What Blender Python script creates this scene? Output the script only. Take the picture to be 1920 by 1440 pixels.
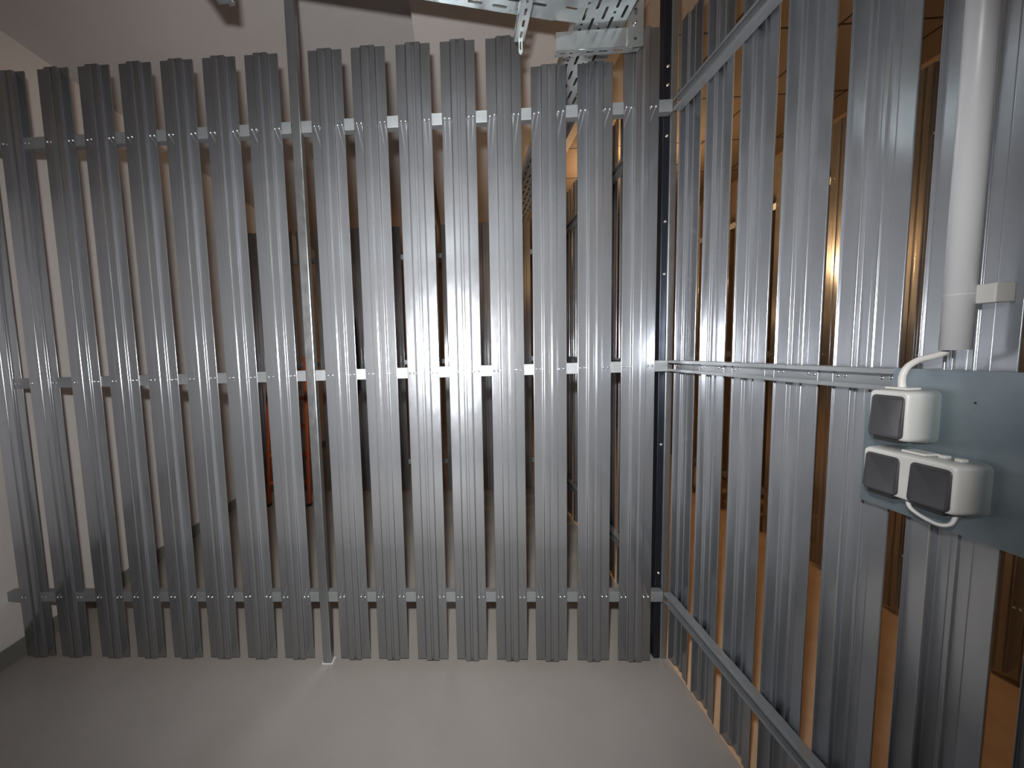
import bpy, bmesh, math, random
from mathutils import Vector, Matrix

random.seed(7)
S = bpy.context.scene
for o in list(bpy.data.objects):
    bpy.data.objects.remove(o)
COL = S.collection

# ------------------------------------------------------------------ camera, world, lights, exposure
CAM_R = Vector((0.99852, 0.04543, -0.03005))
CAM_U = Vector((0.02600, 0.08707, 0.99586))
CAM_F = Vector((-0.04785, 0.99517, -0.08576))
CAM_P = Vector((-0.9837, -1.8771, 1.6))
cd = bpy.data.cameras.new('camera')
cam = bpy.data.objects.new('camera', cd)
COL.objects.link(cam)
cd.sensor_fit = 'HORIZONTAL'
cd.sensor_width = 36.0
cd.lens = 730.65 / 1920 * 36.0
cd.shift_x = (960 - 826.99) / 1920
cd.shift_y = (724.7 - 720) / 1920
cd.clip_start = 0.02
cd.clip_end = 60


def frame_matrix(p, r, u, f):
    m = Matrix((r, u, -f)).transposed().to_4x4()
    m.translation = p
    return m


cam.matrix_world = frame_matrix(CAM_P, CAM_R, CAM_U, CAM_F)
S.camera = cam

S.view_settings.view_transform = 'Standard'
S.view_settings.look = 'None'
S.view_settings.gamma = 1.0
S.view_settings.exposure = 0.0
try:
    S.view_settings.use_curve_mapping = False
except Exception:
    pass

W = bpy.data.worlds.new('world')
S.world = W
W.use_nodes = True
W.node_tree.nodes['Background'].inputs[0].default_value = (0.55, 0.6, 0.7, 1)
W.node_tree.nodes['Background'].inputs[1].default_value = 0.02


def lamp(name, kind, loc, power, color, **kw):
    d = bpy.data.lights.new(name, kind)
    d.energy = power
    d.color = color
    for k, v in kw.items():
        setattr(d, k, v)
    o = bpy.data.objects.new(name, d)
    COL.objects.link(o)
    o.location = loc
    return o


# the camera's own flash gun, on the hot shoe just above the lens
flash = lamp('camera_flash', 'AREA', (0, 0, 0), 46, (1.0, 0.99, 0.985), shape='RECTANGLE', size=0.075, size_y=0.045, spread=math.radians(120))
flash.matrix_world = frame_matrix(Vector((-1.04, -1.877, 1.80)), CAM_R, CAM_U, CAM_F)
# tungsten lamp of the corridor behind the right-hand partition
lamp('corridor_warm_light', 'POINT', (0.66, 2.1, 3.02), 28, (1.0, 0.62, 0.30), shadow_soft_size=0.05)
lamp('corridor_warm_light', 'POINT', (0.75, -0.3, 3.2), 3.2, (1.0, 0.60, 0.28), shadow_soft_size=0.30)  # unseen light added to gild the slats and floor behind the right-hand gaps
lamp('far_room_lamp_light', 'POINT', (-1.0, 4.6, 3.0), 5, (1.0, 0.55, 0.28), shadow_soft_size=0.08)

S.cycles.max_bounces = 8
S.cycles.diffuse_bounces = 4
S.cycles.glossy_bounces = 6
S.cycles.blur_glossy = 0.1
S.cycles.sample_clamp_indirect = 12.0
S.cycles.use_denoising = True
try:
    S.cycles.denoiser = 'OPENIMAGEDENOISE'
except Exception:
    pass


# ------------------------------------------------------------------ materials
def mat(name, color, rough=0.5, metal=0.0, emit=None, power=0.0):
    m = bpy.data.materials.new(name)
    m.use_nodes = True
    b = m.node_tree.nodes['Principled BSDF']
    b.inputs['Base Color'].default_value = (*color, 1)
    b.inputs['Roughness'].default_value = rough
    b.inputs['Metallic'].default_value = metal
    if emit:
        b.inputs['Emission Color'].default_value = (*emit, 1)
        b.inputs['Emission Strength'].default_value = power
    return m


def nodes(m):
    return m.node_tree, m.node_tree.nodes, m.node_tree.links, m.node_tree.nodes['Principled BSDF']


def noise(N, L, scale3, scale, detail=2.0, rough=0.5, coord='Object'):
    tc = N.new('ShaderNodeTexCoord')
    mp = N.new('ShaderNodeMapping')
    mp.inputs['Scale'].default_value = scale3
    n = N.new('ShaderNodeTexNoise')
    n.inputs['Scale'].default_value = scale
    n.inputs['Detail'].default_value = detail
    n.inputs['Roughness'].default_value = rough
    L.new(tc.outputs[coord], mp.inputs['Vector'])
    L.new(mp.outputs['Vector'], n.inputs['Vector'])
    return n


def ramp(N, L, src, stops):
    r = N.new('ShaderNodeValToRGB')
    while len(r.color_ramp.elements) < len(stops):
        r.color_ramp.elements.new(0.5)
    for e, (p, c) in zip(r.color_ramp.elements, stops):
        e.position = p
        e.color = (*c, 1) if len(c) == 3 else c
    L.new(src, r.inputs['Fac'])
    return r


def galvanized(name, lo, hi, r0, r1, bump=0.012, stretch=(1, 1, 0.06), metal=0.82, aniso=0.0, vary=0.05):
    m = mat(name, lo, 0.3, metal)
    T, N, L, B = nodes(m)
    info = N.new('ShaderNodeObjectInfo')
    big = noise(N, L, stretch, 9.0, 4.0, 0.6)
    L.new(ramp(N, L, big.outputs['Fac'], [(0.3, lo), (0.72, hi)]).outputs['Color'], B.inputs['Base Color'])
    fine = noise(N, L, (1, 1, 0.5), 38.0, 3.0, 0.6)
    rr = ramp(N, L, fine.outputs['Fac'], [(0.3, (r0,) * 3), (0.75, (r1,) * 3)])
    ad = N.new('ShaderNodeMath')
    ad.operation = 'MULTIPLY_ADD'
    ad.inputs[1].default_value = vary
    L.new(info.outputs['Random'], ad.inputs[0])
    L.new(rr.outputs['Color'], ad.inputs[2])
    L.new(ad.outputs[0], B.inputs['Roughness'])
    wav = noise(N, L, (1, 1, 0.35), 4.0, 2.0, 0.5)
    mx = N.new('ShaderNodeMath')
    mx.operation = 'MULTIPLY_ADD'
    mx.inputs[1].default_value = 0.12
    L.new(fine.outputs['Fac'], mx.inputs[0])
    L.new(wav.outputs['Fac'], mx.inputs[2])
    b = N.new('ShaderNodeBump')
    b.inputs['Strength'].default_value = bump
    b.inputs['Distance'].default_value = 0.02
    L.new(mx.outputs[0], b.inputs['Height'])
    L.new(b.outputs['Normal'], B.inputs['Normal'])
    if aniso:
        # rolled zinc: fine cross marks spread a highlight up and down the sheet
        cr = N.new('ShaderNodeCombineXYZ')
        cr.inputs['Z'].default_value = 1.0
        L.new(cr.outputs['Vector'], B.inputs['Tangent'])
        B.inputs['Anisotropic'].default_value = aniso
    return m


M_SLAT = galvanized('galvanized_slat', (0.53, 0.555, 0.59), (0.68, 0.705, 0.745), 0.205, 0.24, aniso=0.75, metal=0.82, vary=0.012)
M_RAIL = galvanized('galvanized_rail', (0.30, 0.315, 0.325), (0.38, 0.395, 0.41), 0.40, 0.48, stretch=(0.1, 0.1, 1), metal=0.6)
M_POST = galvanized('post_steel', (0.26, 0.265, 0.27), (0.36, 0.37, 0.38), 0.30, 0.42)
M_STEELSHADE = galvanized('steel_shade', (0.035, 0.04, 0.055), (0.05, 0.055, 0.07), 0.35, 0.45)  # steel colour with the corner post's shade painted in
M_TRAY = galvanized('tray_steel', (0.56, 0.61, 0.62), (0.74, 0.78, 0.78), 0.18, 0.24, stretch=(1, 1, 1))
M_PLATE = galvanized('plate_steel', (0.26, 0.32, 0.35), (0.36, 0.42, 0.45), 0.28, 0.40, bump=0.012, stretch=(1, 1, 1))
M_SCREW = mat('screw_steel', (0.82, 0.82, 0.82), 0.30, 1.0)
M_HOLE = mat('drill_hole', (0.01, 0.01, 0.01), 0.8)


def plaster(name, lo, hi, bump=0.12):
    m = mat(name, lo, 0.75)
    T, N, L, B = nodes(m)
    n = noise(N, L, (1, 1, 1), 1.1, 5.0, 0.6)
    L.new(ramp(N, L, n.outputs['Fac'], [(0.3, lo), (0.7, hi)]).outputs['Color'], B.inputs['Base Color'])
    f = noise(N, L, (1, 1, 1), 60.0, 4.0)
    b = N.new('ShaderNodeBump')
    b.inputs['Strength'].default_value = bump
    b.inputs['Distance'].default_value = 0.004
    L.new(f.outputs['Fac'], b.inputs['Height'])
    L.new(b.outputs['Normal'], B.inputs['Normal'])
    return m


M_WALL = plaster('white_plaster', (0.68, 0.65, 0.635), (0.76, 0.725, 0.705))
M_CEIL = plaster('ceiling_plaster', (0.58, 0.545, 0.535), (0.66, 0.62, 0.61))
M_BASE = plaster('grey_skirting_paint', (0.17, 0.17, 0.155), (0.21, 0.21, 0.19), 0.05)
M_DARKW = plaster('rough_dark_wall', (0.22, 0.16, 0.12), (0.32, 0.24, 0.18))

M_FLOOR = mat('grey_floor_paint', (0.36, 0.33, 0.30), 0.3)
T, N, L, B = nodes(M_FLOOR)
n1 = noise(N, L, (1, 1, 1), 1.3, 6.0, 0.6)
L.new(ramp(N, L, n1.outputs['Fac'], [(0.3, (0.335, 0.312, 0.284)), (0.7, (0.395, 0.366, 0.338))]).outputs['Color'], B.inputs['Base Color'])
n2 = noise(N, L, (1, 1, 1), 14.0, 5.0, 0.6)
L.new(ramp(N, L, n2.outputs['Fac'], [(0.3, (0.30,) * 3), (0.7, (0.37,) * 3)]).outputs['Color'], B.inputs['Roughness'])
bb = N.new('ShaderNodeBump')
bb.inputs['Strength'].default_value = 0.02
bb.inputs['Distance'].default_value = 0.01
L.new(n2.outputs['Fac'], bb.inputs['Height'])
L.new(bb.outputs['Normal'], B.inputs['Normal'])

M_SCREED = mat('beige_screed', (0.5, 0.36, 0.24), 0.7)
T, N, L, B = nodes(M_SCREED)
n1 = noise(N, L, (1, 1, 1), 5.0, 6.0, 0.65)
L.new(ramp(N, L, n1.outputs['Fac'], [(0.3, (0.64, 0.46, 0.30)), (0.7, (0.78, 0.57, 0.39))]).outputs['Color'], B.inputs['Base Color'])

# corridor ceiling boards with open joints
M_BOARD = mat('ceiling_boards', (0.5, 0.4, 0.3), 0.8)
T, N, L, B = nodes(M_BOARD)
tc = N.new('ShaderNodeTexCoord')
br = N.new('ShaderNodeTexBrick')
br.offset = 0.0
br.inputs['Color1'].default_value = (0.33, 0.27, 0.22, 1)
br.inputs['Color2'].default_value = (0.29, 0.235, 0.19, 1)
br.inputs['Mortar'].default_value = (0.05, 0.035, 0.025, 1)
br.inputs['Scale'].default_value = 1.0
br.inputs['Mortar Size'].default_value = 0.008
br.inputs['Brick Width'].default_value = 0.62
br.inputs['Row Height'].default_value = 0.62
L.new(tc.outputs['Object'], br.inputs['Vector'])
L.new(br.outputs['Color'], B.inputs['Base Color'])

M_WHITE = mat('white_plastic', (0.58, 0.575, 0.55), 0.38)
M_ROCK = mat('dark_grey_plastic', (0.045, 0.045, 0.05), 0.42)
M_BLACK = mat('black_rubber', (0.02, 0.022, 0.02), 0.5)
M_CONDUIT = mat('pale_grey_conduit', (0.58, 0.585, 0.60), 0.36)
M_CABLE = mat('cable_sheath', (0.62, 0.61, 0.58), 0.45)
M_ORANGE = mat('orange_paint', (0.36, 0.075, 0.02), 0.5)
M_NAVY = mat('navy_cloth', (0.012, 0.015, 0.06), 0.9)
M_GLOW = mat('lamp_glass', (1, 0.9, 0.75), 0.4, emit=(1.0, 0.80, 0.55), power=14)


# ------------------------------------------------------------------ helpers
def link(name, me, m, parent=None):
    o = bpy.data.objects.new(name, me)
    COL.objects.link(o)
    if m and not me.materials:
        me.materials.append(m)
    if parent:
        o.parent = parent
    return o


def from_bm(name, bm, m, parent=None, smooth=False):
    me = bpy.data.meshes.new(name)
    bmesh.ops.recalc_face_normals(bm, faces=bm.faces)
    bm.to_mesh(me)
    bm.free()
    if smooth:
        for p in me.polygons:
            p.use_smooth = True
    return link(name, me, m, parent)


def add_box(bm, x0, x1, y0, y1, z0, z1, bevel=0.0, seg=2):
    r = bmesh.ops.create_cube(bm, size=1.0)
    vs = r['verts']
    bmesh.ops.scale(bm, verts=vs, vec=(abs(x1 - x0), abs(y1 - y0), abs(z1 - z0)))
    bmesh.ops.translate(bm, verts=vs, vec=((x0 + x1) / 2, (y0 + y1) / 2, (z0 + z1) / 2))
    if bevel:
        es = list({e for v in vs for e in v.link_edges})
        bmesh.ops.bevel(bm, geom=es, offset=bevel, segments=seg, affect='EDGES', profile=0.5)


def box(name, dims, m, parent=None, bevel=0.0, seg=2, smooth=False):
    bm = bmesh.new()
    add_box(bm, *dims, bevel=bevel, seg=seg)
    return from_bm(name, bm, m, parent, smooth)


def prism(pts, a0, a1, axis):
    """closed outline in a plane, extruded along axis (0 x, 1 y, 2 z)"""
    bm = bmesh.new()

    def mk(p, a):
        if axis == 2:
            return (p[0], p[1], a)
        if axis == 0:
            return (a, p[0], p[1])
        return (p[0], a, p[1])
    A = [bm.verts.new(mk(p, a0)) for p in pts]
    Bv = [bm.verts.new(mk(p, a1)) for p in pts]
    n = len(pts)
    for i in range(n):
        bm.faces.new((A[i], A[(i + 1) % n], Bv[(i + 1) % n], Bv[i]))
    bm.faces.new(A)
    bm.faces.new(Bv[::-1])
    return bm


def rounded_path(pts, r, n=3, guard=0.0006):
    """open polyline with rounded bends and guard points beside each bend"""
    out = [Vector(pts[0])]
    for i in range(1, len(pts) - 1):
        a, b, c = Vector(pts[i - 1]), Vector(pts[i]), Vector(pts[i + 1])
        d1, d2 = (a - b).normalized(), (c - b).normalized()
        rr = min(r, (a - b).length * 0.4, (c - b).length * 0.4)
        s, e = b + d1 * rr, b + d2 * rr
        out.append(s + d1 * guard)
        for k in range(n + 1):
            t = k / n
            out.append((1 - t) ** 2 * s + 2 * t * (1 - t) * b + t * t * e)
        out.append(e + d2 * guard)
    out.append(Vector(pts[-1]))
    return out


def sheet_outline(path, th):
    """thickened open path: the path itself and its offset copy (to the right-hand side)"""
    n = len(path)
    off = []
    for i in range(n):
        t = (path[min(i + 1, n - 1)] - path[max(i - 1, 0)]).normalized()
        off.append(path[i] + Vector((t.y, -t.x)) * th)
    return [tuple(p) for p in path] + [tuple(p) for p in off[::-1]]


def tube(name, pts, r, m, parent=None, seg=10, sub=6):
    P = [Vector(p) for p in pts]
    Q = []
    for i in range(len(P) - 1):
        p0, p1, p2, p3 = P[max(i - 1, 0)], P[i], P[i + 1], P[min(i + 2, len(P) - 1)]
        for k in range(sub):
            t = k / sub
            Q.append(0.5 * ((2 * p1) + (p2 - p0) * t + (2 * p0 - 5 * p1 + 4 * p2 - p3) * t * t + (3 * p1 - p0 - 3 * p2 + p3) * t ** 3))
    Q.append(P[-1])
    bm = bmesh.new()
    rings = []
    ref = Vector((0.3, 0.2, 0.93)).normalized()
    for i, q in enumerate(Q):
        t = (Q[min(i + 1, len(Q) - 1)] - Q[max(i - 1, 0)]).normalized()
        a = t.cross(ref)
        if a.length < 0.05:
            a = t.cross(Vector((1, 0, 0)))
        a.normalize()
        b = t.cross(a)
        rings.append([bm.verts.new(q + (a * math.cos(2 * math.pi * k / seg) + b * math.sin(2 * math.pi * k / seg)) * r) for k in range(seg)])
    for A, Bv in zip(rings, rings[1:]):
        for k in range(seg):
            bm.faces.new((A[k], A[(k + 1) % seg], Bv[(k + 1) % seg], Bv[k]))
    bm.faces.new(rings[0])
    bm.faces.new(rings[-1][::-1])
    return from_bm(name, bm, m, parent, True)


def tag(o, label=None, cat=None, group=None, kind=None):
    if label:
        o['label'] = label
    if cat:
        o['category'] = cat
    if group:
        o['group'] = group
    if kind:
        o['kind'] = kind
    return o


def empty(name, loc, rz=0.0):
    o = bpy.data.objects.new(name, None)
    COL.objects.link(o)
    o.location = loc
    o.rotation_euler = (0, 0, rz)
    o.empty_display_size = 0.1
    return o


def copy_tree(o, parent=None, data=None):
    c = o.copy()
    COL.objects.link(c)
    c.parent = parent
    for ch in o.children:
        copy_tree(ch, c)
    return c


def struct(name, bm, m, smooth=False):
    return tag(from_bm(name, bm, m, None, smooth), kind='structure')


# ------------------------------------------------------------------ the setting
XL = -3.44          # white wall on the left
XB = 0.035          # plane of the right-hand partition
XC = 1.52           # partition on the other side of the corridor
YF = 7.0
YN = -4.2
XR = 3.2

bm = bmesh.new(); add_box(bm, XL - 0.2, XB + 0.012, YN - 0.2, YF + 0.2, -0.12, 0.0)
struct('floor', bm, M_FLOOR)
bm = bmesh.new(); add_box(bm, XB + 0.012, XR + 0.2, YN - 0.2, YF + 0.2, -0.12, -0.002)
struct('floor_corridor', bm, M_SCREED)
bm = bmesh.new(); add_box(bm, XL - 0.2, XL, YN - 0.2, YF + 0.2, 0, 3.43)
struct('wall_left', bm, M_WALL)
bm = bmesh.new(); add_box(bm, XL, XR, YF, YF + 0.2, 0, 3.9)
struct('wall_far', bm, M_DARKW)
bm = bmesh.new(); add_box(bm, XL, XR, YN - 0.2, YN, 0, 3.9)
struct('wall_near', bm, M_WALL)
bm = bmesh.new(); add_box(bm, XR, XR + 0.2, YN - 0.2, YF + 0.2, 0, 3.9)
struct('wall_right', bm, M_DARKW)
bm = bmesh.new(); add_box(bm, XL, XL + 0.012, YN, YF, 0, 0.10, bevel=0.004)
struct('baseboard_left', bm, M_BASE)
# shallow vault: rises from the left wall, then the lower soffit to the right of its edge
prof = []
xs = XL - 0.2
for k in range(13):
    t = k / 12
    x = XL + t * (-1.19 - XL)
    prof.append((x, 3.43 + 0.17 * math.sin(t * math.pi / 2)))
prof = [(XL - 0.2, 3.43)] + prof
pts = prof + [(-1.19, 4.0), (XL - 0.2, 4.0)]
struct('ceiling', prism(pts, YN - 0.2, YF + 0.2, 1), M_CEIL)
bm = bmesh.new(); add_box(bm, -1.19, XB + 0.02, YN - 0.2, YF + 0.2, 3.40, 4.0)
struct('ceiling_soffit', bm, M_CEIL)
bm = bmesh.new(); add_box(bm, XB + 0.02, XR + 0.2, YN - 0.2, YF + 0.2, 3.40, 4.0)
struct('ceiling_corridor', bm, M_BOARD)

# ------------------------------------------------------------------ slats
SW = 0.1556
RAILS = (0.364, 1.508, 2.666)      # centre heights of the three rails
RH = 0.052


def slat_mesh(name, z0, z1):
    """cold-rolled hat profile; local x across (0..SW), local -y towards the ridged face"""
    u = SW
    h = 0.0115
    g = 0.0035
    pts = [(0.0, 0.006), (0.0, 0.0), (0.275 * u, 0.0), (0.297 * u, -h), (0.452 * u, -h), (0.468 * u, -h + g), (0.532 * u, -h + g),
           (0.548 * u, -h), (0.703 * u, -h), (0.725 * u, 0.0), (u, 0.0), (u, 0.006)]
    path = rounded_path(pts, 0.0034, 4)
    out = sheet_outline(path, -0.0011)
    bm = prism(out, z0, z1, 2)
    me = bpy.data.meshes.new(name)
    bmesh.ops.recalc_face_normals(bm, faces=bm.faces)
    bm.to_mesh(me)
    bm.free()
    for p in me.polygons:
        p.use_smooth = abs(p.normal.z) < 0.5
    me.materials.append(M_SLAT)
    return me


ME_SLAT = slat_mesh('slat_sheet', 0.0306, 2.992)
ME_SHORT = slat_mesh('slat_sheet_short', 0.0306, 2.862)
ME_TALL = slat_mesh('slat_sheet_tall', 0.0306, 3.02)


def screw_mesh():
    bm = bmesh.new()
    prof = [(0.0062, 0.0), (0.0060, 0.0008), (0.0047, 0.0011), (0.0044, 0.0026), (0.0030, 0.0039), (0.0, 0.0043)]
    n = 10
    rings = []
    for r, h in prof[:-1]:
        rings.append([bm.verts.new((r * math.cos(2 * math.pi * k / n), -h, r * math.sin(2 * math.pi * k / n))) for k in range(n)])
    top = bm.verts.new((0, -prof[-1][1], 0))
    for A, Bv in zip(rings, rings[1:]):
        for k in range(n):
            bm.faces.new((A[k], A[(k + 1) % n], Bv[(k + 1) % n], Bv[k]))
    for k in range(n):
        bm.faces.new((rings[-1][k], rings[-1][(k + 1) % n], top))
    bm.faces.new(rings[0][::-1])
    me = bpy.data.meshes.new('screw')
    bmesh.ops.recalc_face_normals(bm, faces=bm.faces)
    bm.to_mesh(me)
    bm.free()
    for p in me.polygons:
        p.use_smooth = True
    me.materials.append(M_SCREW)
    return me


ME_SCREW = screw_mesh()


def slat(me, loc, rz, label, group, screws='front', m=None):
    e = empty('metal_slat', loc, rz)
    tag(e, label, 'slat', group)
    s = link('metal_sheet', me, None, e)
    if screws:
        for z in RAILS:
            for u in (0.085, 0.215, 0.785, 0.915):
                c = link('screw', ME_SCREW, None, e)
                if screws == 'front':
                    c.location = (u * SW, -0.0001, z + random.uniform(-0.002, 0.002))
                    c.scale = (1, 1, 1)
                else:                                   # heads inside the rail, on the flat side
                    c.location = (u * SW, 0.0032, z + random.uniform(-0.002, 0.002))
                    c.rotation_euler = (0, 0, math.pi)
    return e


ORD = ['first', 'second', 'third', 'fourth', 'fifth', 'sixth', 'seventh', 'eighth', 'ninth', 'tenth', 'eleventh', 'twelfth', 'thirteenth',
       'fourteenth', 'fifteenth', 'sixteenth', 'seventeenth', 'eighteenth']

# facing partition: sixteen slats between the white wall and the corner
TA = [-3.3673, -3.167, -2.9431, -2.7422, -2.541, -2.3398, -2.1372, -1.9366, -1.6394, -1.44, -1.2349, -1.0335, -0.8291, -0.6297, -0.4228, -0.2203]
# slats lean a touch this way or that, as hand-mounted sheets do
TWA = [0.030, 0.022, -0.012, -0.010, 0.0, 0.004, 0.006, 0.008, 0.010, 0.008, 0.002, 0.0, -0.004, -0.004, 0.002, 0.004]
LA = [
    'outermost galvanized slat of the facing partition, beside the white left wall',
    'second galvanized slat from the white left wall in the facing partition, mottled pale',
    'dull dark galvanized slat of the facing partition, third from the white left wall',
    'dull dark galvanized slat of the facing partition, fourth from the white left wall',
    'ridged galvanized slat with bright fold lines, fourth to the left of the square post',
    'ridged galvanized slat with bright fold lines, third to the left of the square post',
    'ridged galvanized slat with bright fold lines, second to the left of the square post',
    'scuffed galvanized slat standing directly left of the square post',
    'galvanized slat of the facing partition standing directly right of the square post',
    'scratched galvanized slat, second to the right of the square post',
    'galvanized slat left of the glaring one, third to the right of the square post',
    'galvanized slat with the brightest white flash glare on it, in the facing partition',
    'full-height galvanized slat below the slotted bracket, left neighbour of the two shorter slats',
    'left one of the two shorter galvanized slats under the cable tray',
    'right one of the two shorter galvanized slats under the cable tray',
    'last galvanized slat of the facing partition, beside the corner post and behind the hanger plate',
]
for i, t in enumerate(TA):
    me = ME_SHORT if i in (13, 14) else ME_SLAT
    slat(me, (t, 0, 0), TWA[i], LA[i], 'ridged slats of the facing partition')

# right-hand partition: the ridges point away, screws sit inside the rails
TB = [0.014, -0.1802, -0.3782, -0.5723, -0.7714, -0.9669, -1.165]
LB = [
    'narrow-looking galvanized slat of the right-hand partition, nearest the corner post',
    'galvanized slat of the right-hand partition, second from the corner post',
    'galvanized slat with scuffed patch, third from the corner in the right-hand partition',
    'galvanized slat of the right-hand partition, fourth from the corner post',
    'wide-looking galvanized slat left of the switches in the right-hand partition',
    'galvanized slat behind the pale conduit and the steel plate',
    'dim galvanized slat at the right edge of the picture, beyond the steel plate',
]
TWB = [0.01, -0.012, 0.008, 0.0, 0.006, -0.004, 0.0]
for i, t in enumerate(TB):
    # local x runs towards -y of the world, ridges towards +x
    e = slat(ME_TALL, (XB, t, 0), -math.pi / 2 + TWB[i], LB[i], 'ridged slats of the right-hand partition', screws=None)
    # mirror so that the ridges face the corridor
    for ch in e.children:
        ch.scale = (1, -1, 1)
    for z in RAILS:
        for u in (0.085, 0.215, 0.785, 0.915):
            c = link('screw', ME_SCREW, None, e)
            c.location = (u * SW, -0.0018, z + random.uniform(-0.002, 0.002))

# ------------------------------------------------------------------ rails of the facing partition
def rail_a_bm(x0, x1, z, y0=0.0016, d=0.038):
    pts = [(y0 + d, z - RH / 2 + 0.008), (y0 + d, z - RH / 2), (y0, z - RH / 2), (y0, z + RH / 2), (y0 + d, z + RH / 2), (y0 + d, z + RH / 2 - 0.008)]
    out = sheet_outline(rounded_path(pts, 0.0015, 2), 0.0018)
    return prism(out, x0, x1, 0)


NM = ['bottom', 'middle', 'top']
for z, nm in zip(RAILS, NM):
    o = from_bm('cross_rail', rail_a_bm(XL + 0.002, -1.737, z), M_RAIL)
    tag(o, f'{nm} horizontal galvanized rail between the white left wall and the square post', 'rail', 'rails of the facing partition')
    o = from_bm('cross_rail', rail_a_bm(-1.688, -0.006, z), M_RAIL)
    tag(o, f'{nm} horizontal galvanized rail between the square post and the corner', 'rail', 'rails of the facing partition')


# rails of the right-hand partition: lipped strut, open towards the room
def rail_b_bm(y0, y1, z, xo=-0.005, xw=XB - 0.0022):
    lip = 0.012
    pts = [(xo, z + RH / 2 - lip), (xo, z + RH / 2), (xw, z + RH / 2), (xw, z - RH / 2), (xo, z - RH / 2), (xo, z - RH / 2 + lip)]
    out = sheet_outline(rounded_path(pts, 0.0018, 2), 0.0016)
    bm = bmesh.new()
    A = [bm.verts.new((p[0], y0, p[1])) for p in out]
    Bv = [bm.verts.new((p[0], y1, p[1])) for p in out]
    n = len(out)
    for i in range(n):
        bm.faces.new((A[i], A[(i + 1) % n], Bv[(i + 1) % n], Bv[i]))
    bm.faces.new(A)
    bm.faces.new(Bv[::-1])
    return bm


for z, nm in zip(RAILS, NM):
    o = from_bm('strut_rail', rail_b_bm(-0.001, -3.2, z), M_RAIL)
    tag(o, f'{nm} open galvanized strut rail running along the right-hand partition', 'rail', 'strut rails of the right-hand partition')


# ------------------------------------------------------------------ posts
def square_tube(x0, x1, y0, y1, z0, z1, m, name):
    bm = bmesh.new()
    add_box(bm, x0, x1, y0, y1, z0, z1, bevel=0.004, seg=2)
    return from_bm(name, bm, m, None, False)


e = empty('square_post', (-1.712, 0.018, 0))
tag(e, 'square grey steel post standing free between the slats of the facing partition', 'post')
o = box('post_tube', (-0.0225, 0.0225, -0.022, 0.022, 0.0, 3.57), M_POST, e, bevel=0.004)
# opened floor around the post foot
o = box('foot_plate', (-0.028, 0.030, -0.026, 0.024, 0.0, 0.003), M_WALL, e, bevel=0.001)

e = empty('corner_post', (0.008, 0.07, 0))
tag(e, 'square steel post in the corner where the two partitions meet', 'post')
box('post_tube', (-0.001, 0.032, -0.025, 0.025, 0.0, 3.40), M_POST, e, bevel=0.004)
box('shade_strip', (-0.032, -0.0015, -0.022, 0.025, 0.0, 3.40), M_STEELSHADE, e, bevel=0.003)  # left half of the post, its shade put into the near-black colour
for z in (0.46, 1.12, 1.94, 2.18, 2.56, 2.78, 2.86):
    c = link('bolt', ME_SCREW, None, e)
    c.location = (-0.014, -0.0222, z)
    c.scale = (1.3, 1.3, 1.3)

# ------------------------------------------------------------------ plate, switches, conduit on the right
xp = -0.0075
pl = [(-0.900, 1.476), (-0.955, 1.476), (-0.955, 1.5355), (-1.70, 1.5355), (-1.70, 1.212), (-0.900, 1.212)]
e = empty('mounting_plate', (0, 0, 0))
tag(e, 'blue-grey sheet steel plate carrying the light switches', 'plate')
from_bm('plate_sheet', prism(pl, xp, xp + 0.0018, 0), M_PLATE, e)
box('folded_edge', (xp + 0.0018, xp + 0.012, -1.70, -0.900, 1.212, 1.2136), M_PLATE, e)
bm = bmesh.new()
bmesh.ops.create_circle(bm, cap_ends=True, radius=0.0022, segments=12, matrix=Matrix.Translation((xp - 0.0003, -1.098, 1.475)) @ Matrix.Rotation(math.pi / 2, 4, 'Y'))
from_bm('drill_hole', bm, M_HOLE, e)


def rounded_rect(w, h, r, n=4):
    out = []
    for cx, cy, a0 in ((w / 2 - r, h / 2 - r, 0), (-w / 2 + r, h / 2 - r, 90), (-w / 2 + r, -h / 2 + r, 180), (w / 2 - r, -h / 2 + r, 270)):
        for k in range(n + 1):
            a = math.radians(a0 + 90 * k / n)
            out.append((cx + r * math.cos(a), cy + r * math.sin(a)))
    return out


def housing_bm(cy, cz, w, h, d, r, x0):
    """rounded switch housing growing from the plate (x0) towards the room (-x)"""
    bm = bmesh.new()
    rings = []
    for dx, inset in ((0.0, 0.0), (0.012, 0.0), (0.012, -0.001), (d - 0.008, 0.003), (d - 0.003, 0.0045), (d, 0.0075), (d - 0.0005, 0.0095)):
        rings.append([bm.verts.new((x0 - dx, cy + p[0], cz + p[1])) for p in rounded_rect(w - 2 * inset, h - 2 * inset, max(r - inset, 0.003))])
    n = len(rings[0])
    for A, Bv in zip(rings, rings[1:]):
        for k in range(n):
            bm.faces.new((A[k], A[(k + 1) % n], Bv[(k + 1) % n], Bv[k]))
    bm.faces.new(rings[0])
    bm.faces.new(rings[-1][::-1])
    return bm


def rocker_bm(cy, cz, w, h, x0, sink):
    bm = bmesh.new()
    rings = []
    for dx, inset in ((-0.004, 0.0), (0.0022, 0.0), (0.0034, 0.0018), (0.0030, 0.006), (0.0022, 0.0075)):
        rings.append([bm.verts.new((x0 - dx + (p[1] / h) * sink, cy + p[0], cz + p[1])) for p in rounded_rect(w - 2 * inset, h - 2 * inset, max(0.009 - inset, 0.002))])
    n = len(rings[0])
    for A, Bv in zip(rings, rings[1:]):
        for k in range(n):
            bm.faces.new((A[k], A[(k + 1) % n], Bv[(k + 1) % n], Bv[k]))
    bm.faces.new(rings[0])
    bm.faces.new(rings[-1][::-1])
    return bm


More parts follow.
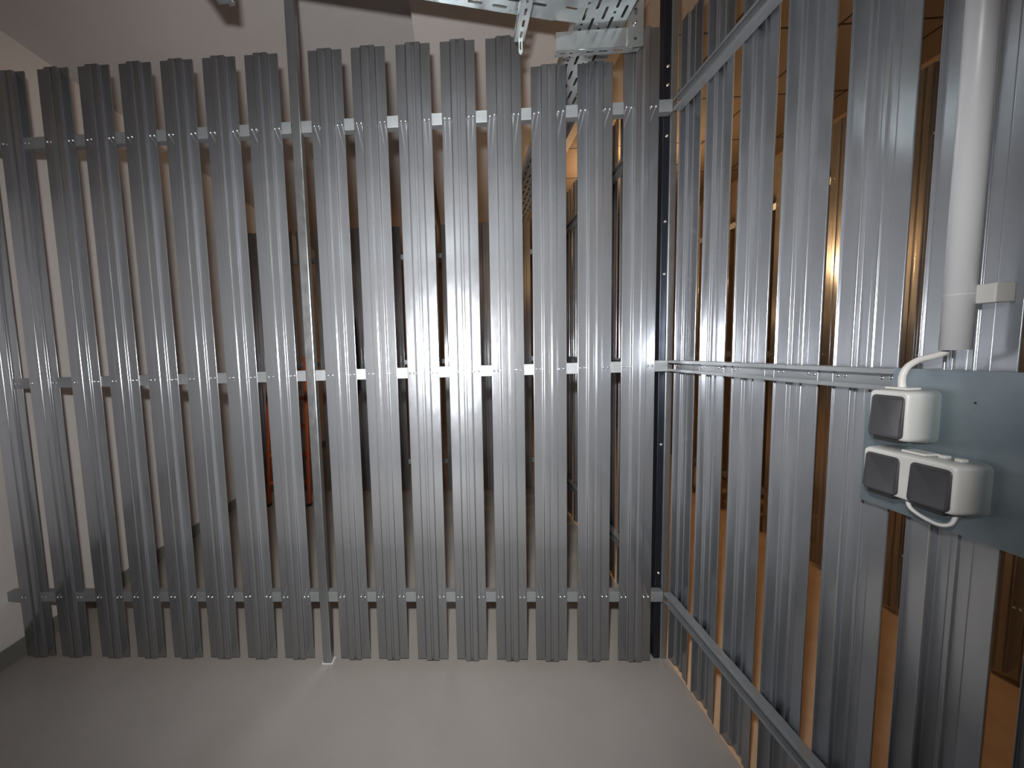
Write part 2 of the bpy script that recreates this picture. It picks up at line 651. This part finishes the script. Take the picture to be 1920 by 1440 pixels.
def switch(name, label, y0, y1, z0, z1, n):
    cy, cz = (y0 + y1) / 2, (z0 + z1) / 2
    w, h = abs(y1 - y0), z1 - z0
    d = 0.060
    e = empty(name, (xp, cy, cz))
    tag(e, label, 'switch')
    from_bm('housing', housing_bm(0, 0, w, h, d, 0.013, 0), M_WHITE, e, True)
    box('cable_entry', (-0.047, -0.016, -0.021, 0.021, h / 2 - 0.001, h / 2 + 0.004), M_WHITE, e, bevel=0.0015)
    cw = w / n
    for k in range(n):
        yy = w / 2 - cw * (k + 0.5)
        from_bm('rocker', rocker_bm(yy, -0.003, cw - 0.019, h - 0.020, -d + 0.0005, 0.004), M_ROCK, e, True)
        box('lower_lip', (-d - 0.001, -d + 0.020, yy - cw / 2 + 0.018, yy + cw / 2 - 0.018, -h / 2 - 0.002, -h / 2 + 0.006), M_BLACK, e, bevel=0.001)
    box('rear_gasket', (-0.030, 0.0, -w / 2 + 0.014, w / 2 - 0.014, -h / 2 - 0.003, -h / 2 + 0.012), M_ROCK, e, bevel=0.003)
    return e


switch('light_switch', 'white surface-mounted single light switch with dark rocker, upper one on the steel plate', -0.962, -1.046, 1.383, 1.494, 1)
e = switch('double_switch', 'white double light switch with two dark rockers, below the single switch', -0.957, -1.132, 1.262, 1.364, 2)
for yy in (-0.034, -0.060):
    box('knockout_cap', (-0.030, -0.018, yy - 0.006, yy + 0.006, 0.050, 0.056), M_WHITE, e, bevel=0.001)

o = tube('supply_cable', [(-0.040, -1.004, 1.495), (-0.040, -1.003, 1.520), (-0.036, -1.008, 1.541), (-0.032, -1.024, 1.556), (-0.030, -1.045, 1.563), (-0.029, -1.062, 1.571), (-0.028, -1.072, 1.590)], 0.0062, M_CABLE)
tag(o, 'white cable bending from the conduit down into the upper light switch', 'cable')
o = tube('link_cable', [(-0.045, -1.035, 1.272), (-0.050, -1.040, 1.255), (-0.052, -1.052, 1.245), (-0.053, -1.075, 1.238), (-0.054, -1.098, 1.236), (-0.045, -1.108, 1.242), (-0.036, -1.108, 1.262)], 0.0036, M_CABLE)
tag(o, 'thin white cable looping under the double light switch', 'cable')

e = empty('conduit', (-0.028, -1.078, 1.576))
tag(e, 'pale grey round plastic conduit running up the right-hand partition above the switches', 'pipe')
bm = bmesh.new()
n = 28
ro, ri = 0.0205, 0.0180
z1 = 1.82
rings = [[bm.verts.new((r * math.cos(2 * math.pi * k / n), r * math.sin(2 * math.pi * k / n), z)) for k in range(n)] for r, z in ((ri, 0.05), (ri, 0), (ro, 0), (ro, 0.0 + z1))]
for A, Bv in zip(rings, rings[1:]):
    for k in range(n):
        bm.faces.new((A[k], A[(k + 1) % n], Bv[(k + 1) % n], Bv[k]))
bm.faces.new(rings[0]); bm.faces.new(rings[-1])
from_bm('pipe', bm, M_CONDUIT, e, True)
bm = bmesh.new()
add_box(bm, 0.006, 0.040, -0.046, -0.012, 0.085, 0.120, bevel=0.002)
from_bm('clip', bm, M_WHITE, e)
bm = bmesh.new()
rings = [[bm.verts.new((r * math.cos(2 * math.pi * k / n), r * math.sin(2 * math.pi * k / n), z)) for k in range(n)] for r, z in ((0.0206, 0.1035), (0.0211, 0.1037), (0.0211, 0.1047), (0.0206, 0.1049))]
for A, Bv in zip(rings, rings[1:]):
    for k in range(n):
        bm.faces.new((A[k], A[(k + 1) % n], Bv[(k + 1) % n], Bv[k]))
from_bm('clip_band', bm, M_CONDUIT, e, True)


# ------------------------------------------------------------------ perforated sheets
def stadium(cx, cy, l, w, ang=0.0, n=5):
    pts = []
    for s, a0 in ((1, -90), (-1, 90)):
        for k in range(n + 1):
            a = math.radians(a0 + 180 * k / n)
            pts.append((s * (l - w) / 2 + math.cos(a) * w / 2, math.sin(a) * w / 2))
    c, sn = math.cos(ang), math.sin(ang)
    return [(cx + x * c - y * sn, cy + x * sn + y * c) for x, y in pts]


def perforated(outline, holes, th):
    cu = bpy.data.curves.new('outline', 'CURVE')
    cu.dimensions = '2D'
    cu.fill_mode = 'BOTH'
    cu.extrude = th / 2
    for pl_ in [outline] + holes:
        sp = cu.splines.new('POLY')
        sp.points.add(len(pl_) - 1)
        for q, p in zip(sp.points, pl_):
            q.co = (p[0], p[1], 0, 1)
        sp.use_cyclic_u = True
    tmp = bpy.data.objects.new('tmp', cu)
    COL.objects.link(tmp)
    dg = bpy.context.evaluated_depsgraph_get()
    me = bpy.data.meshes.new_from_object(tmp.evaluated_get(dg))
    bpy.data.objects.remove(tmp)
    bpy.data.curves.remove(cu)
    me.materials.clear()
    return me


def tray(length, width, side=0.06, name='tray', label='', loc=(0, 0, 0), rz=0.0):
    """cable tray: local x along, y across, bottom at z=0"""
    e = empty(name, loc, rz)
    tag(e, label, 'cable tray')
    holes = []
    rows = int((width - 0.05) / 0.034)
    for j in range(rows + 1):
        yy = -(width - 0.05) / 2 + j * (width - 0.05) / rows
        x = 0.06 + (0.05 if j % 2 else 0.0)
        while x < length - 0.05:
            holes.append(stadium(x, yy, 0.060, 0.0115))
            if j % 3 == 1:
                holes.append(stadium(x + 0.05, yy, 0.0121, 0.012, 0, 4))
            x += 0.10
    me = perforated([(0, -width / 2), (length, -width / 2), (length, width / 2), (0, width / 2)], holes, 0.0016)
    link('tray_bottom', me, M_TRAY, e)
    for s in (-1, 1):
        pts = [(0.0, 0.0), (0.004 * s, 0.004), (0.004 * s, side), (-0.008 * s, side), (-0.008 * s, side - 0.006)]
        out = sheet_outline(rounded_path([(p[0] + s * (width / 2 - 0.004), p[1] + 0.0) for p in pts], 0.0015, 2), 0.0014 * (1 if s > 0 else -1))
        from_bm('tray_side', prism(out, 0, length, 0), M_TRAY, e)
    return e


# tray 1 : its far edge runs from the upper left to the corner piece
a1 = math.radians(14.8)
dirx, diry = math.cos(a1), math.sin(a1)
wid1 = 0.36
fx, fy = -0.565, -0.150          # far right-hand corner of the tray
L1 = 2.55
ox = fx - dirx * L1 + (wid1 / 2) * diry
oy = fy - diry * L1 - (wid1 / 2) * dirx
tray(L1, wid1, label='perforated galvanized cable tray hanging slantwise above the facing partition', name='cable_tray', loc=(ox, oy, 2.932), rz=a1)
tray_1 = [o for o in bpy.data.objects if o.name == 'cable_tray'][0]
# mitred corner plate between the two trays
cp = perforated([(-0.5685, -0.1515), (-0.4665, -0.128), (-0.4665, -0.52), (-0.4775, -0.499)][::-1],
                [stadium(-0.505, -0.20, 0.05, 0.009, a1), stadium(-0.495, -0.27, 0.04, 0.009, a1 + 1.3)], 0.0016)
o = link('corner_plate', cp, M_TRAY, tray_1)
o.matrix_parent_inverse = (Matrix.Translation(tray_1.location) @ Matrix.Rotation(a1, 4, 'Z')).inverted()
o.location = (0, 0, 2.9345)
# tray 2 : crosses over the two shorter slats and runs on behind the partition
t2 = tray(4.6, 0.205, label='perforated cable tray crossing over the two shorter slats and running on behind them', name='cable_tray', loc=(-0.3625, -0.52, 2.940), rz=math.pi / 2)
o = box('cable_bundle', (-0.44, -0.285, -0.5, 4.0, 2.946, 2.985), M_BLACK, bevel=0.01)
tag(o, 'dark bundle of cables lying in the tray over the two shorter slats', 'cables')

# support arm with its hanger plate, under the tray at the corner
e = empty('tray_bracket', (-0.22, -0.1, 2.85))
tag(e, 'galvanized tray bracket with a slotted lower flange and square-holed hanger plate', 'bracket')
from_bm('arm', prism(sheet_outline(rounded_path([(0.002, 0.0), (0.0, 0.0), (0.0, 0.076), (0.035, 0.076)], 0.003, 3), 0.0016), -0.322, 0.02, 0), M_TRAY, e)
fl = perforated([(-0.322, 0.0), (0.0, 0.0), (0.0, 0.036), (-0.322, 0.036)],
                [stadium(-0.30 + 0.060 * k, 0.018, 0.042, 0.009) for k in range(5)], 0.0016)
o = link('arm_flange', fl, M_TRAY, e)
o.location = (0, 0, 0.001)
hp = perforated([(-0.030, -0.006), (0.034, -0.006), (0.034, 0.58), (-0.030, 0.58)],
                [[(-0.004, 0.020), (0.007, 0.020), (0.007, 0.031), (-0.004, 0.031)]] + [stadium(0.002, 0.13 + 0.07 * k, 0.030, 0.011, math.pi / 2) for k in range(6)], 0.004)
o = link('hanger_plate', hp, M_TRAY, e)
o.rotation_euler = (math.pi / 2, 0, 0)
o.location = (0.0, -0.004, 0)
from_bm('hanger_profile', prism(sheet_outline([Vector(p) for p in [(-0.022, -0.0015), (-0.022, 0.030)]], 0.002), -0.0, 0.55, 2), M_TRAY, e)
from_bm('hanger_profile', prism(sheet_outline([Vector(p) for p in [(-0.022, 0.032), (0.026, 0.032)]], 0.002), -0.0, 0.55, 2), M_TRAY, e)
from_bm('hanger_profile', prism(sheet_outline([Vector(p) for p in [(0.026, -0.0015), (0.026, 0.030)]], 0.002), -0.0, 0.55, 2), M_TRAY, e)
box('hole_shade', (-0.006, 0.009, -0.0055, 0.002, 0.018, 0.033), M_BLACK, e)  # black block added in the square hole to stand for its shaded interior
b_ = link('bolt', ME_SCREW, None, e)
b_.location = (-0.001, -0.006, 0.083)
b_.scale = (1.7, 2.4, 1.7)
for bx, by in ((-0.285, 0.02), (-0.15, 0.015), (-0.10, 0.02)):
    b_ = link('bolt', ME_SCREW, None, e)
    b_.location = (bx, by, 0.077)
    b_.rotation_euler = (math.pi / 2, 0, 0)
    b_.scale = (1.4, 2, 1.4)

# slotted arm seen end-on, pointing at the facing partition
e = empty('slotted_bracket', (-0.703, -0.15, 2.862))
tag(e, 'slotted galvanized bracket arm pointing away, with a rounded tongue hanging from its end', 'bracket')
Lb = 0.62
fl = perforated([(-0.021, 0.0), (0.021, 0.0), (0.021, -Lb), (-0.021, -Lb)][::-1],
                [stadium(0.002, -0.035 - 0.052 * k, 0.034, 0.010, math.pi / 2) for k in range(11)], 0.002)
link('arm_bottom', fl, M_TRAY, e)
wb = perforated([(0.0, 0.0), (Lb, 0.0), (Lb, 0.062), (0.0, 0.030)], [stadium(0.05 + 0.052 * k, 0.022, 0.032, 0.009) for k in range(10)], 0.002)
for xx in (-0.021, 0.021):
    o = link('arm_web', wb, M_TRAY, e)
    o.rotation_euler = (math.pi / 2, 0, -math.pi / 2)
    o.location = (xx, 0, 0.0)
tg = perforated([(-0.008, 0.004), (-0.008, -0.044), (-0.005, -0.052), (0.0, -0.055), (0.005, -0.052), (0.008, -0.044), (0.008, 0.004)][::-1], [stadium(0, -0.02, 0.034, 0.005, math.pi / 2)], 0.003)
o = link('tongue', tg, M_TRAY, e)
o.rotation_euler = (math.pi / 2, 0, 0)
o.location = (0.004, -0.004, 0.0)
box('hanger', (-0.022, 0.022, -Lb - 0.04, -Lb, -0.01, 0.56), M_TRAY, e, bevel=0.002)

# dark arm end at the top left
e = empty('bracket_end', (-1.80, -0.365, 2.895))
tag(e, 'dark stepped end of a steel bracket arm hanging above the slats left of the post', 'bracket')
pts = [(0.030, 0.0), (0.030, 0.09), (-0.045, 0.09), (-0.030, 0.040), (-0.002, 0.038), (0.006, 0.026), (0.008, 0.0)]
from_bm('arm_plate', prism(pts, -0.003, 0.003, 1), M_POST, e)
box('arm', (-0.030, 0.030, -0.56, -0.003, 0.002, 0.034), M_POST, e, bevel=0.003)
box('hanger', (-0.022, 0.022, -0.60, -0.56, 0.02, 0.66), M_POST, e, bevel=0.003)

# ------------------------------------------------------------------ partitions beyond
YA2 = 2.50
x = XL + 0.075
k = 0
dist = None
while x < -0.18:
    tag(slat(ME_SLAT, (x, YA2, 0), random.uniform(-0.012, 0.012), f'distant galvanized slat of the farther cross partition, {ORD[k]} from the white left wall', 'slats of the farther cross partition', screws=None), None)
    x += 0.2018
    k += 1
for z, nm in zip(RAILS, NM):
    o = from_bm('cross_rail', rail_a_bm(XL + 0.002, -0.006, z, y0=YA2 + 0.0016), M_RAIL)
    tag(o, f'{nm} horizontal rail of the farther cross partition, seen through the gaps', 'rail', 'rails of the farther cross partition')

y = 0.014 + 0.1975 + 0.05
k = 0
while y < 2.5:
    e = slat(ME_TALL, (XB, y, 0), -math.pi / 2, f'galvanized slat of the side partition behind the corner post, {ORD[k]} beyond the corner', 'slats of the side partition beyond the corner', screws=None)
    for ch in e.children:
        ch.scale = (1, -1, 1)
    y += 0.1975
    k += 1
for z, nm in zip(RAILS, NM):
    o = from_bm('strut_rail', rail_b_bm(2.45, 0.10, z), M_RAIL)
    tag(o, f'{nm} strut rail of the side partition beyond the corner post', 'rail', 'strut rails beyond the corner')

# across the corridor
y = -1.30
k = 0
while y < 2.6 and k < 18:
    slat(ME_TALL, (XC, y, 0), -math.pi / 2, f'lamp-lit slat across the corridor, {ORD[17 - k]} from its far end', 'lamp-lit slats across the corridor', screws='front')
    y += 0.2247
    k += 1
for z, nm in zip(RAILS, NM):
    bm = rail_a_bm(-2.8, 1.4, z, y0=0.0016)
    o = from_bm('cross_rail', bm, M_RAIL)
    o.rotation_euler = (0, 0, -math.pi / 2)
    o.location = (XC, 0, 0)
    tag(o, f'{nm} rail of the lamp-lit partition across the corridor', 'rail', 'rails across the corridor')
# dark storage behind that partition
bm = bmesh.new(); add_box(bm, XC + 0.6, XC + 0.7, YN, YF, 0, 3.4)
struct('wall_storage', bm, M_DARKW)

# corridor lamp
e = empty('corridor_lamp', (0.66, 2.1, 3.09))
tag(e, 'glowing lamp hanging in the corridor behind the partitions', 'lamp')
bm = bmesh.new()
bmesh.ops.create_uvsphere(bm, u_segments=16, v_segments=10, radius=0.036)
bmesh.ops.scale(bm, verts=bm.verts, vec=(1, 1, 1.35))
bmesh.ops.translate(bm, verts=bm.verts, vec=(0, 0, 0.06))
from_bm('lamp_glass', bm, M_GLOW, e, True)
box('lamp_holder', (-0.02, 0.02, -0.02, 0.02, 0.10, 0.15), M_BLACK, e, bevel=0.004)
box('lamp_rod', (-0.004, 0.004, -0.004, 0.004, 0.15, 0.31), M_BLACK, e)

# ------------------------------------------------------------------ orange step ladder behind the gaps
e = empty('step_ladder', (-2.86, 2.06, 0))
tag(e, 'orange step ladder standing behind the facing partition near the square post', 'ladder')


def bar(name, a, b, w, d, m, parent):
    a, b = Vector(a), Vector(b)
    t = (b - a)
    L_ = t.length
    bm = bmesh.new()
    add_box(bm, -w / 2, w / 2, -d / 2, d / 2, 0, L_, bevel=0.004)
    q = Vector((0, 0, 1)).rotation_difference(t.normalized())
    bmesh.ops.transform(bm, matrix=Matrix.Translation(a) @ q.to_matrix().to_4x4(), verts=bm.verts)
    return from_bm(name, bm, m, parent)


for s in (-1, 1):
    bar('rail', (0.225 * s, 0.08, 0), (0.205 * s, 0.24, 1.60), 0.035, 0.05, M_ORANGE, e)
    bar('rear_leg', (0.20 * s, 0.40, 0), (0.185 * s, 0.27, 1.52), 0.028, 0.03, M_ORANGE, e)
    box('rubber_foot', (0.225 * s - 0.022, 0.225 * s + 0.022, 0.05, 0.11, 0, 0.03), M_BLACK, e, bevel=0.004)
for k in range(5):
    z = 0.26 + 0.30 * k
    yy = 0.08 + 0.16 * z / 1.6
    box('tread', (-0.205, 0.205, yy - 0.045, yy + 0.045, z - 0.022, z + 0.012), M_ORANGE, e, bevel=0.003)

# dark navy cloth hanging behind the partition
bm = bmesh.new()
nx, nz = 14, 8
g = []
for j in range(nz + 1):
    row = []
    for i in range(nx + 1):
        u, v = i / nx, j / nz
        row.append(bm.verts.new((-2.405 + 0.25 * u * (1 + 0.15 * v), 2.43 + 0.018 * math.sin(u * 19 + v) - 0.01 * v, 2.10 - 0.95 * v - 0.02 * math.cos(u * 9) * v)))
    g.append(row)
for j in range(nz):
    for i in range(nx):
        bm.faces.new((g[j][i], g[j][i + 1], g[j + 1][i + 1], g[j + 1][i]))
o = from_bm('hanging_cloth', bm, M_NAVY, None, True)
md = o.modifiers.new('thickness', 'SOLIDIFY')
md.thickness = 0.006
tag(o, 'dark navy cloth hanging on the farther partition just right of the square post', 'cloth')
